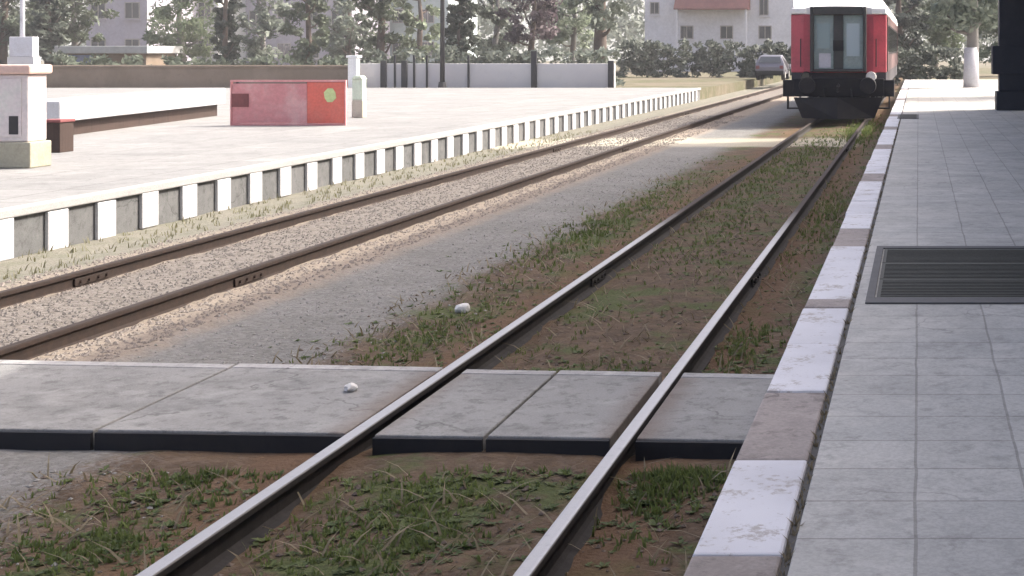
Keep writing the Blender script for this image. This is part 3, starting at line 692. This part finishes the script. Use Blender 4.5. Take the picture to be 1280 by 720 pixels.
# ------------------------------------------------------------------ left platform furniture
Y = 21.2
t = thing('utility_cabinet', 'pale pink utility cabinet with dark slot standing at left edge', 'cabinet', (px(35, Y), Y, FZ))
b = MB(); b.box(-1.25, 0.05, -0.03, 0.5, 0, 0.38); b.build('plinth', M['cab_plinth'], t, bevel=0.02)
b = MB(); b.box(-1.2, 0.0, 0.0, 0.46, 0.383, 1.36); body = b.build('housing', M['cab_paint'], t, bevel=0.02)
b = MB(); b.box(-1.27, 0.06, -0.06, 0.52, 1.363, 1.5); b.build('cap', M['cab_cap'], t, bevel=0.03)
b = MB(); b.box(px(12,Y)-px(35,Y), px(23.5,Y)-px(35,Y), -0.02, 0.05, pz(168,Y)-FZ, pz(145,Y)-FZ); b.build('slot', M['dark_metal'], body)
b = MB(); b.box(-1.1, -0.09, -0.014, -0.003, 0.46, 1.3); b.build('door', M['cab_paint'], body, bevel=0.004)

A = Vector((px(56, 28.5), 28.5)); B = Vector((px(268, 38.2), 38.2)); d = (B-A); ln = d.length
t = thing('long_bench', 'long white topped low bench on brown brick base behind the cabinet', 'bench', (A.x, A.y, FZ), math.atan2(d.y, d.x))
b = MB(); b.box(0.1, ln-0.1, -0.1, 0.32, 0, 0.3); b.build('base', M['brown_brick'], t)
b = MB(); b.box(0.0, ln, -0.28, 0.45, 0.303, 0.72); b.build('seat_slab', M['white_wash'], t, bevel=0.03)
Y = 24.6
t = thing('wooden_box', 'small dark brown wooden box between the pale cabinet and long bench', 'box', (px(71, Y), Y, FZ))
b = MB(); b.box(-0.17, 0.17, -0.2, 0.2, 0, 0.5); b.build('crate_body', M['brown_brick'], t, bevel=0.01)
b = MB(); b.box(-0.19, 0.19, -0.22, 0.22, 0.503, 0.55); b.build('lid', M['maroon'], t, bevel=0.01)

Y = 33.2
t = thing('red_hoarding', 'faded red hoarding with brighter red end panel and yellow green emblem', 'hoarding', (0, Y, FZ))
xa, xb, xc = px(290, Y), px(384, Y), px(431, Y)
for xx in (xa+0.1, xb, xc-0.06):
    MB().box(xx-0.03, xx+0.03, 0.05, 0.11, 0, 1.0).build('post', M['dark_metal'], t)
b = MB(); b.box(xa, xb-0.004, 0, 0.045, 0.05, 0.95); b.build('faded_panel', M['red_faded'], t, bevel=0.01)
b = MB(); b.box(xb, xc, -0.01, 0.045, 0.05, 0.98); e = b.build('bright_panel', M['red_bright'], t, bevel=0.01)
b = MB(); b.box(xa+0.0, xa+0.38, -0.016, -0.003, 0.42, 0.72); b.build('dark_patch', M['maroon'], t)
b = MB(); ex, ez = px(413, Y), pz(119, Y)-FZ
b.prism([(ex+0.15*math.cos(a*0.785+0.39)*(1.0 if a % 2 else 0.86), ez+0.17*math.sin(a*0.785+0.39)) for a in range(8)], -0.03, -0.012); b.build('emblem', M['emblem'], t)
b = MB(); b.box(xa-0.03, xc+0.03, -0.025, 0.055, 0.985, 1.03); b.box(xa-0.03, xc+0.03, -0.025, 0.055, 0.0, 0.046); b.box(xa-0.03, xa-0.003, -0.025, 0.055, 0.047, 0.984); b.box(xc+0.003, xc+0.03, -0.025, 0.055, 0.047, 0.984); b.build('frame', M['red_faded'], t)

Y = 37.0
t = thing('bollard', 'pale green post on beige base right of the red hoarding', 'post', (px(449, Y), Y, FZ))
b = MB(); b.box(-0.14, 0.14, -0.14, 0.14, 0, 0.45); b.build('base', M['beige'], t, bevel=0.02)
b = MB(); b.box(-0.13, 0.13, -0.13, 0.13, 0.453, 0.97); b.prism([(-0.15, 0.97), (0.15, 0.97), (0.08, 1.06), (-0.08, 1.06)], -0.15, 0.15); b.build('post_top', M['pale_green'], t, bevel=0.015)

# ------------------------------------------------------------------ boundary walls behind the far platform
GZ = 0.33
t = thing('stone_wall', 'long brown stone wall under the trees beyond the left platform', 'wall', (0, 66.5, GZ))
b = MB(); b.box(px(-160, 66), px(432, 66), 0, 0.4, 0, 0.92); b.build('wall_body', M['stone_wall'], t)
b = MB(); b.box(px(-160, 66)-0.05, px(432, 66)+0.02, -0.06, 0.46, 0.923, 1.05); b.build('coping', M['stone_wall'], t, bevel=0.03)
t = thing('gate_post', 'white square gate post where the brown stone wall ends', 'post', (px(438, 66), 66.4, GZ))
b = MB(); b.box(-0.2, 0.2, -0.2, 0.2, 0, 1.38); b.build('shaft', M['white'], t, bevel=0.02)
b = MB(); b.box(-0.26, 0.26, -0.26, 0.26, 1.383, 1.5); b.build('cap', M['white'], t, bevel=0.02)
t = thing('boundary_wall', 'pale grey rendered boundary wall with dark posts behind the far platform', 'wall', (0, 67, GZ))
xa, xb = px(448, 67), px(768, 67)
b = MB(); b.box(xa, xb, 0, 0.25, 0, 1.12); b.build('wall_body', M['grey_wall'], t, bevel=0.02)
for x in (494, 518, 534, 586): MB().box(px(x, 67)-0.04, px(x, 67)+0.04, -0.08, -0.003, 0, 1.5).build('post', M['dark_metal'], t)
for x in (480, 506, 668, 764):
    MB().box(px(x, 67)-0.13, px(x, 67)+0.13, -0.12, -0.003, 0, 1.25 if x != 668 else 1.7).build('post', M['dark_metal'], t, bevel=0.015)
def lamp_post(x, Y, h, mat, label, arm=1):
    t = thing('lamp_post', label, 'lamp post', (px(x, Y), Y, GZ))
    b = MB(); b.tube([(0,0,0.3), (0,0,h*0.6), (0,0,h)], [0.11, 0.09, 0.06], 10); b.build('pole', mat, t, smooth=True)
    b = MB(); b.tube([(0,0,0), (0,0,0.3)], [0.2, 0.16], 10); b.build('base', mat, t)
    b = MB(); b.tube([(0,0,h), (arm*0.4,0,h+0.25), (arm*1.3,0,h+0.3)], 0.035, 8); a = b.build('arm', mat, t)
    b = MB(); b.box(arm*1.3-0.3, arm*1.3+0.3, -0.12, 0.12, h+0.2, h+0.32); b.build('lamp_head', M['lamp_white'], a, bevel=0.03)
lamp_post(553, 66.2, 7.5, M['dark_metal'], 'dark lamp post in front of the pale grey boundary wall', -1)
lamp_post(28, 62, 7.0, M['wash_dull'], 'white lamp post with box at the far left', 1)
t2 = thing('meter_box', 'white meter box beside the white lamp post at far left', 'box', (px(30, 61.6), 61.6, GZ))
b = MB(); b.box(-0.55, 0.55, -0.25, 0.25, 0, 1.45); b.build('plinth', M['grey_wall'], t2)
b = MB(); b.box(-0.5, 0.5, -0.22, 0.22, 1.453, 2.3); b.build('housing', M['wash_dull'], t2, bevel=0.03)

HAZE = 0.0008
hb = MB(); hb.box(-1450, 1450, -280, 2400, -1.5, 95)
hm = bpy.data.materials.new('haze'); hm.use_nodes = True; hn = hm.node_tree; hn.nodes.clear()
hv = hn.nodes.new('ShaderNodeVolumePrincipled'); hv.inputs['Color'].default_value = (0.9, 0.9, 0.92, 1); hv.inputs['Density'].default_value = HAZE
ho = hn.nodes.new('ShaderNodeOutputMaterial'); hn.links.new(hv.outputs[0], ho.inputs['Volume'])
hz = hb.build('haze', hm); hz['kind'] = 'stuff'; hz['label'] = 'thin pale haze lying over the whole station yard'; hz['category'] = 'haze'
# ------------------------------------------------------------------ houses behind
def house(name, x0, x1, Y, h, dep, wall, label, wins, roof=None, z0=GZ, eave=0.5, pitch=1.6):
    X0, X1 = px(x0, Y), px(x1, Y)
    t = thing(name, label, 'house', ((X0+X1)/2, Y, z0)); w = (X1-X0)/2
    b = MB(); b.box(-w, w, 0, dep, 0, h); b.build('wall', wall, t)
    if roof:
        b = MB(); b.prism_x([(-eave, h+0.003), (dep+eave, h+0.003), (dep+eave, h+0.15), (dep/2, h+pitch), (-eave, h+0.15)], -w-0.4, w+0.4); rf = b.build('roof', roof, t)
        b = MB(); b.box(-w*0.4, -w*0.4+0.6, dep*0.3, dep*0.3+0.6, h+0.6, h+pitch+0.7); b.build('chimney', wall, rf)
    else:
        b = MB(); b.box(-w-0.25, w+0.25, -0.25, dep+0.25, h+0.003, h+0.28); b.build('roof', M['wall_pale'], t)
    for (cx, z, ww, hh) in wins:
        f = MB(); f.box(cx-ww/2-0.08, cx+ww/2+0.08, -0.05, -0.003, z, z+hh); fr = f.build('window', M['frame_wood'], t)
        p = MB(); p.box(cx-ww/2, cx-0.03, -0.06, -0.051, z+0.08, z+hh-0.08); p.box(cx+0.03, cx+ww/2, -0.06, -0.051, z+0.08, z+hh-0.08); p.build('pane', M['glass'], fr)
        s_ = MB(); s_.box(cx-ww/2-0.18, cx+ww/2+0.18, -0.16, -0.051, z-0.1, z-0.003); s_.build('sill', wall, fr)
    return t
def grid_w(cols, rows, w, z0, dz, ww=1.0, hh=1.3): return [(c, z0+r*dz, ww, hh) for c in cols for r in range(rows)]
hs = house('house', 806, 992, 118, 9.0, 8, M['wall_white'], 'white house with red tiled porch roof behind the dark hedge', [(-5.2,4.6,0.6,1.0),(-2.6,2.6,0.9,1.1),(0.6,2.6,0.9,1.1),(3.7,2.6,0.9,1.1),(3.6,4.5,0.6,1.6)], M['roof_tile'])
b = MB(); hx = (px(806,118)+px(992,118))/2; pa, pb = px(846,118)-hx, px(938,118)-hx
b.prism_x([(-1.6, 4.95), (-1.6, 5.08), (-0.003, 6.5), (-0.003, 4.95)], pa, pb); pr = b.build('porch_roof', M['roof_tile'], hs)
for xx in (pa+0.2, pb-0.2): MB().box(xx-0.08, xx+0.08, -1.5, -1.34, 0, 4.947).build('porch_post', M['wall_white'], pr)
house('house', 108, 184, 112, 9.0, 8, M['wall_lav'], 'lavender grey house seen between trees at upper left', grid_w((-1.4, 1.2), 3, 0, 1.3, 2.8))
house('apartment_house', 182, 272, 120, 11, 9, M['wall_pale'], 'pale grey house with rows of windows behind left trees', grid_w((-1.9, 0.0, 1.9), 3, 0, 1.2, 3.0, 0.9, 1.5))
house('house', 300, 440, 125, 8.5, 9, M['wall_lav'], 'lavender grey wide house behind the trees above the red hoarding', grid_w((-3.4, -1.0, 1.4, 3.6), 3, 0, 1.0, 2.8))
house('house', 396, 560, 135, 10, 9, M['wall_teal'], 'pale teal house behind the trees near the dark lamp post', grid_w((-4.2, -1.5, 1.5, 4.2), 3, 0, 1.2, 3.0))
t = thing('garden_shed', 'low shed with pale flat roof and blue door beyond stone wall', 'shed', (px(130, 78), 78, GZ))
b = MB(); b.box(-2.25, 2.25, 0, 3, 0, 1.55); b.build('wall', M['stone_wall'], t)
b = MB(); b.box(-2.5, 2.5, -0.4, 3.4, 1.553, 1.95); b.build('roof', M['wall_pale'], t, bevel=0.03)
b = MB(); b.box(-1.9, -0.6, -0.05, -0.003, 0.0, 1.48); b.build('door', M['blue_paint'], t)

# ------------------------------------------------------------------ parked car
Y = 84
t = thing('parked_car', 'dark grey car parked near the hedge left of the train', 'car', (px(962, Y), Y, GZ), 0)
sec = [(-0.0,0.32,0.80),(0.0,0.75,0.84),(0.12,0.95,0.84),(0.35,1.25,0.7),(0.6,1.42,0.6),(1.7,1.45,0.6),(2.5,1.02,0.78),(3.8,0.85,0.8),(4.1,0.6,0.78),(4.1,0.32,0.76)]
b = MB(); vs = [(-w, y, z) for y, z, w in sec]+[(w, y, z) for y, z, w in sec]; n = len(sec)
b.add(vs, [(i, (i+1) % n, n+(i+1) % n, n+i) for i in range(n)]+[tuple(range(n-1,-1,-1)), tuple(range(n,2*n))]); b.build('body', M['car_grey'], t, bevel=0.04)
b = MB(); b.add([(-0.66,0.115,1.0),(0.66,0.115,1.0),(0.56,0.45,1.35),(-0.56,0.45,1.35)], [(0,1,2,3)])
b.v = [(x, y-0.03 if z > 1.2 else y, z) for x, y, z in b.v]; b.add([(-0.66,0.15,1.0),(0.66,0.15,1.0),(0.56,0.47,1.35),(-0.56,0.47,1.35)], [(0,1,2,3)]); b.build('rear_window', M['glass'], t)
b = MB(); b.box(-0.82, 0.82, -0.08, -0.003, 0.28, 0.55); b.build('bumper', M['tyre'], t, bevel=0.03)
for s in (-1, 1):
    MB().box(s*0.68-0.1, s*0.68+0.1, -0.02, -0.002, 0.66, 0.84).build('tail_light', M['maroon'], t)
    for yy in (0.75, 3.2):
        w = MB(); w.tube([(s*0.62, yy, 0.31), (s*0.83, yy, 0.31)], 0.31, 18); wh = w.build('wheel', M['tyre'], t)
        MB().tube([(s*0.831, yy, 0.31), (s*0.84, yy, 0.31)], 0.18, 14).build('rim', M['lamp_white'], wh)

# ------------------------------------------------------------------ trees, hedges
def leaf_cloud(b, c, r, n, size, rnd):
    for i in range(n):
        while True:
            p = Vector((rnd.uniform(-1,1), rnd.uniform(-1,1), rnd.uniform(-1,1)))
            if p.length < 1: break
        p = Vector(c)+Vector((p.x*r[0], p.y*r[1], p.z*r[2]))
        u = Vector((rnd.gauss(0,1), rnd.gauss(0,1), rnd.gauss(0,1))).normalized(); v = u.orthogonal().normalized()
        s = size*rnd.uniform(0.5, 1.3); v *= s*0.5; u *= s
        b.add([p-u, p-v*0.9, p+u, p+v*0.9], [(0,1,2,3)])
def tree(name, x, Y, h, cw, z_low, leaf, bark, label, trunk_r=0.18, clumps=45, per=70, size=0.2, seed=1, wash=None, cat='tree', tall=1.0):
    rnd = random.Random(seed)
    t = thing(name, label, cat, (px(x, Y), Y, GZ), rnd.uniform(0, 6.28), 'trees behind the station' if cat == 'tree' else None)
    tr = MB(); top = h*0.75
    pts = [(0,0,0), (rnd.uniform(-.1,.1), rnd.uniform(-.1,.1), h*0.2), (rnd.uniform(-.2,.2), rnd.uniform(-.2,.2), h*0.45), (rnd.uniform(-.3,.3), rnd.uniform(-.3,.3), top)]
    tr.tube(pts, [trunk_r*1.25, trunk_r, trunk_r*0.75, trunk_r*0.25], 10)
    ends = []
    for k in range(8):
        a = k*0.785+rnd.uniform(-.3,.3); zz = z_low*0.8+(h*0.7-z_low*0.8)*rnd.random(); rr = cw*rnd.uniform(0.45, 0.85)
        base = Vector((0, 0, min(zz, top*0.95))); e = Vector((math.cos(a)*rr, math.sin(a)*rr, zz+rnd.uniform(0.3, 1.2)))
        tr.tube([base, base.lerp(e, 0.5)+Vector((0,0,-0.12)), e], [trunk_r*0.42, trunk_r*0.28, trunk_r*0.1], 6); ends.append(e)
    tr.build('trunk', bark, t, smooth=True)
    if wash:
        w = MB(); w.tube([(0,0,0.02), (0,0,1.85)], [trunk_r*1.32, trunk_r*1.12], 14); w.build('whitewash', wash, t, smooth=True)
    cr = MB()
    clumps = int(clumps*1.9)
    for i in range(clumps):
        if i < len(ends): c = ends[i]
        else:
            u = rnd.random(); z = z_low+(h-z_low)*u
            prof = math.sin(math.pi*min(0.97, 0.15+u*0.85))**0.6 if tall == 1 else max(0.12, 1-u)**0.7*min(1, 0.5+u*4)
            a = rnd.uniform(0, 6.28); rr = cw*prof*math.sqrt(rnd.random())*rnd.uniform(0.8, 1.15)
            c = Vector((math.cos(a)*rr, math.sin(a)*rr, z))
        k = cw*rnd.uniform(0.12, 0.36)
        leaf_cloud(cr, c, (k, k, k*0.75), per, size*rnd.uniform(0.65, 1.25), rnd)
    cr.build('crown', leaf, t, fix=False)
    return t
tree('cypress_tree', 60, 74, 9.5, 0.95, 0.6, M['leaf_dark'], M['bark'], 'dark narrow cypress tree beside the white lamp post', 0.16, 90, 60, 0.16, 3, tall=0)
tree('broadleaf_tree', 5, 80, 9, 3.0, 2.0, M['leaf_green'], M['bark'], 'green broadleaf tree at the far left edge behind stone wall', 0.2, 60, 70, 0.22, 4)
tree('broadleaf_tree', 95, 84, 8.5, 2.2, 2.3, M['leaf_green'], M['bark_grey'], 'green broadleaf tree above the pale roofed shed', 0.18, 40, 60, 0.2, 5)
tree('olive_tree', 228, 82, 7.5, 2.0, 1.2, M['leaf_pale'], M['bark_grey'], 'pale grey green tree in front of pale grey house', 0.2, 34, 60, 0.18, 6)
tree('cypress_tree', 282, 78, 9, 0.75, 0.4, M['leaf_dark'], M['bark'], 'dark narrow cypress tree right of the pale grey house', 0.14, 70, 55, 0.16, 7, tall=0)
tree('olive_tree', 325, 86, 7.5, 1.9, 1.4, M['leaf_olive'], M['bark_grey'], 'olive green tree behind left end of red hoarding', 0.18, 34, 60, 0.18, 8)
tree('broadleaf_tree', 385, 80, 8.2, 1.4, 1.0, M['leaf_green'], M['bark'], 'narrow green tree behind the bright end of red hoarding', 0.16, 34, 60, 0.18, 9)
tree('broadleaf_tree', 475, 76, 8.6, 1.6, 1.5, M['leaf_green'], M['bark'], 'green tree behind the boundary wall left of dark lamp post', 0.22, 32, 60, 0.18, 10)
tree('cypress_tree', 576, 74, 9.2, 0.9, 0.5, M['leaf_dark'], M['bark'], 'dark narrow cypress tree just right of the dark lamp post', 0.16, 80, 60, 0.16, 11, tall=0)
tree('olive_tree', 618, 82, 7.6, 1.5, 1.2, M['leaf_olive'], M['bark_grey'], 'olive green tree between cypress and purple leaved tree', 0.18, 34, 60, 0.18, 12)
tree('plum_tree', 664, 78, 7.8, 1.7, 2.4, M['leaf_plum'], M['bark'], 'purple leaved plum tree behind the pale boundary wall', 0.17, 46, 70, 0.17, 13)
tree('olive_tree', 715, 84, 7.8, 1.6, 1.8, M['leaf_pale'], M['bark_grey'], 'pale green tree between plum tree and thick brown trunk', 0.16, 34, 60, 0.18, 14)
tree('broadleaf_tree', 752, 74, 9.5, 1.7, 3.0, M['leaf_olive'], M['bark'], 'tree with thick brown trunk at end of boundary wall', 0.34, 36, 60, 0.18, 15)
tree('broadleaf_tree', 435, 100, 9.5, 2.2, 1.5, M['leaf_olive'], M['bark'], 'olive tree in front of the pale teal house', 0.2, 40, 60, 0.2, 16)
tree('broadleaf_tree', 525, 96, 8.5, 1.5, 1.2, M['leaf_pale'], M['bark'], 'pale green tree behind the dark lamp post', 0.2, 30, 60, 0.2, 17)
tree('broadleaf_tree', 1124, 92, 9.5, 1.7, 1.0, M['leaf_dark'], M['bark'], 'dark tree directly right of the red train', 0.25, 46, 70, 0.2, 18)
tree('broadleaf_tree', 1168, 100, 9.5, 2.6, 1.6, M['leaf_pale'], M['bark_grey'], 'pale green tree right of the train behind hedge', 0.22, 60, 70, 0.22, 19)
tree('broadleaf_tree', 1214, 62, 8.5, 2.0, 2.7, M['leaf_olive'], M['bark_grey'], 'tree with whitewashed trunk at the far end of platform', 0.27, 44, 70, 0.18, 20, wash=M['wash_dull'])
tree('broadleaf_tree', 1256, 96, 10, 2.6, 1.2, M['leaf_pale'], M['bark_grey'], 'pale green tree behind the dark platform pillar', 0.22, 60, 70, 0.22, 21)
tree('broadleaf_tree', 1352, 50, 10, 2.6, 2.6, M['leaf_green'], M['bark'], 'green tree added right of platform to shade the train side', 0.25, 70, 80, 0.2, 22)  # added tree, placed to cast shade on the train's side
def hedge(x0, x1, Y, h, dep, leaf, label, seed, size=0.17, per=26):
    rnd = random.Random(seed); X0, X1 = px(x0, Y), px(x1, Y)
    b = MB(); n = int((X1-X0)*dep*h*9)
    for i in range(n):
        x = rnd.uniform(X0, X1); hh = h*(0.85+0.22*mnoise.noise(Vector((x*0.8, Y, 1))))
        leaf_cloud(b, (x, Y+rnd.uniform(0, dep), GZ+rnd.uniform(0.05, hh)), (0.3, 0.3, 0.22), per, size, rnd)
    o = b.build('hedge', leaf, fix=False); return tag(o, label, 'hedge')
hedge(772, 1000, 92, 2.5, 1.3, M['leaf_dark'], 'long dark green hedge below the white house with red roof', 31)
hedge(1108, 1206, 82, 2.1, 1.3, M['leaf_dark'], 'dark hedge right of the train behind the platform end', 32)
hedge(60, 432, 72, 1.5, 1.0, M['leaf_green'], 'green hedge growing along behind the brown stone wall', 33, per=18)
hedge(448, 775, 71, 2.0, 1.0, M['leaf_olive'], 'olive green hedge behind the pale grey boundary wall with dark posts', 34, per=20)
# far wood that reads as one mass
b = MB(); rnd = random.Random(77)
for i in range(420):
    x = rnd.uniform(-110, 30); yy = rnd.uniform(165, 200); hh = rnd.uniform(2, 11)
    leaf_cloud(b, (x, yy, hh), (2.4, 2.4, 1.6), 60, 0.5, rnd)
tag(b.build('distant_wood', M['leaf_olive'], fix=False), 'far grey green wood behind the houses', 'wood', kind='stuff')
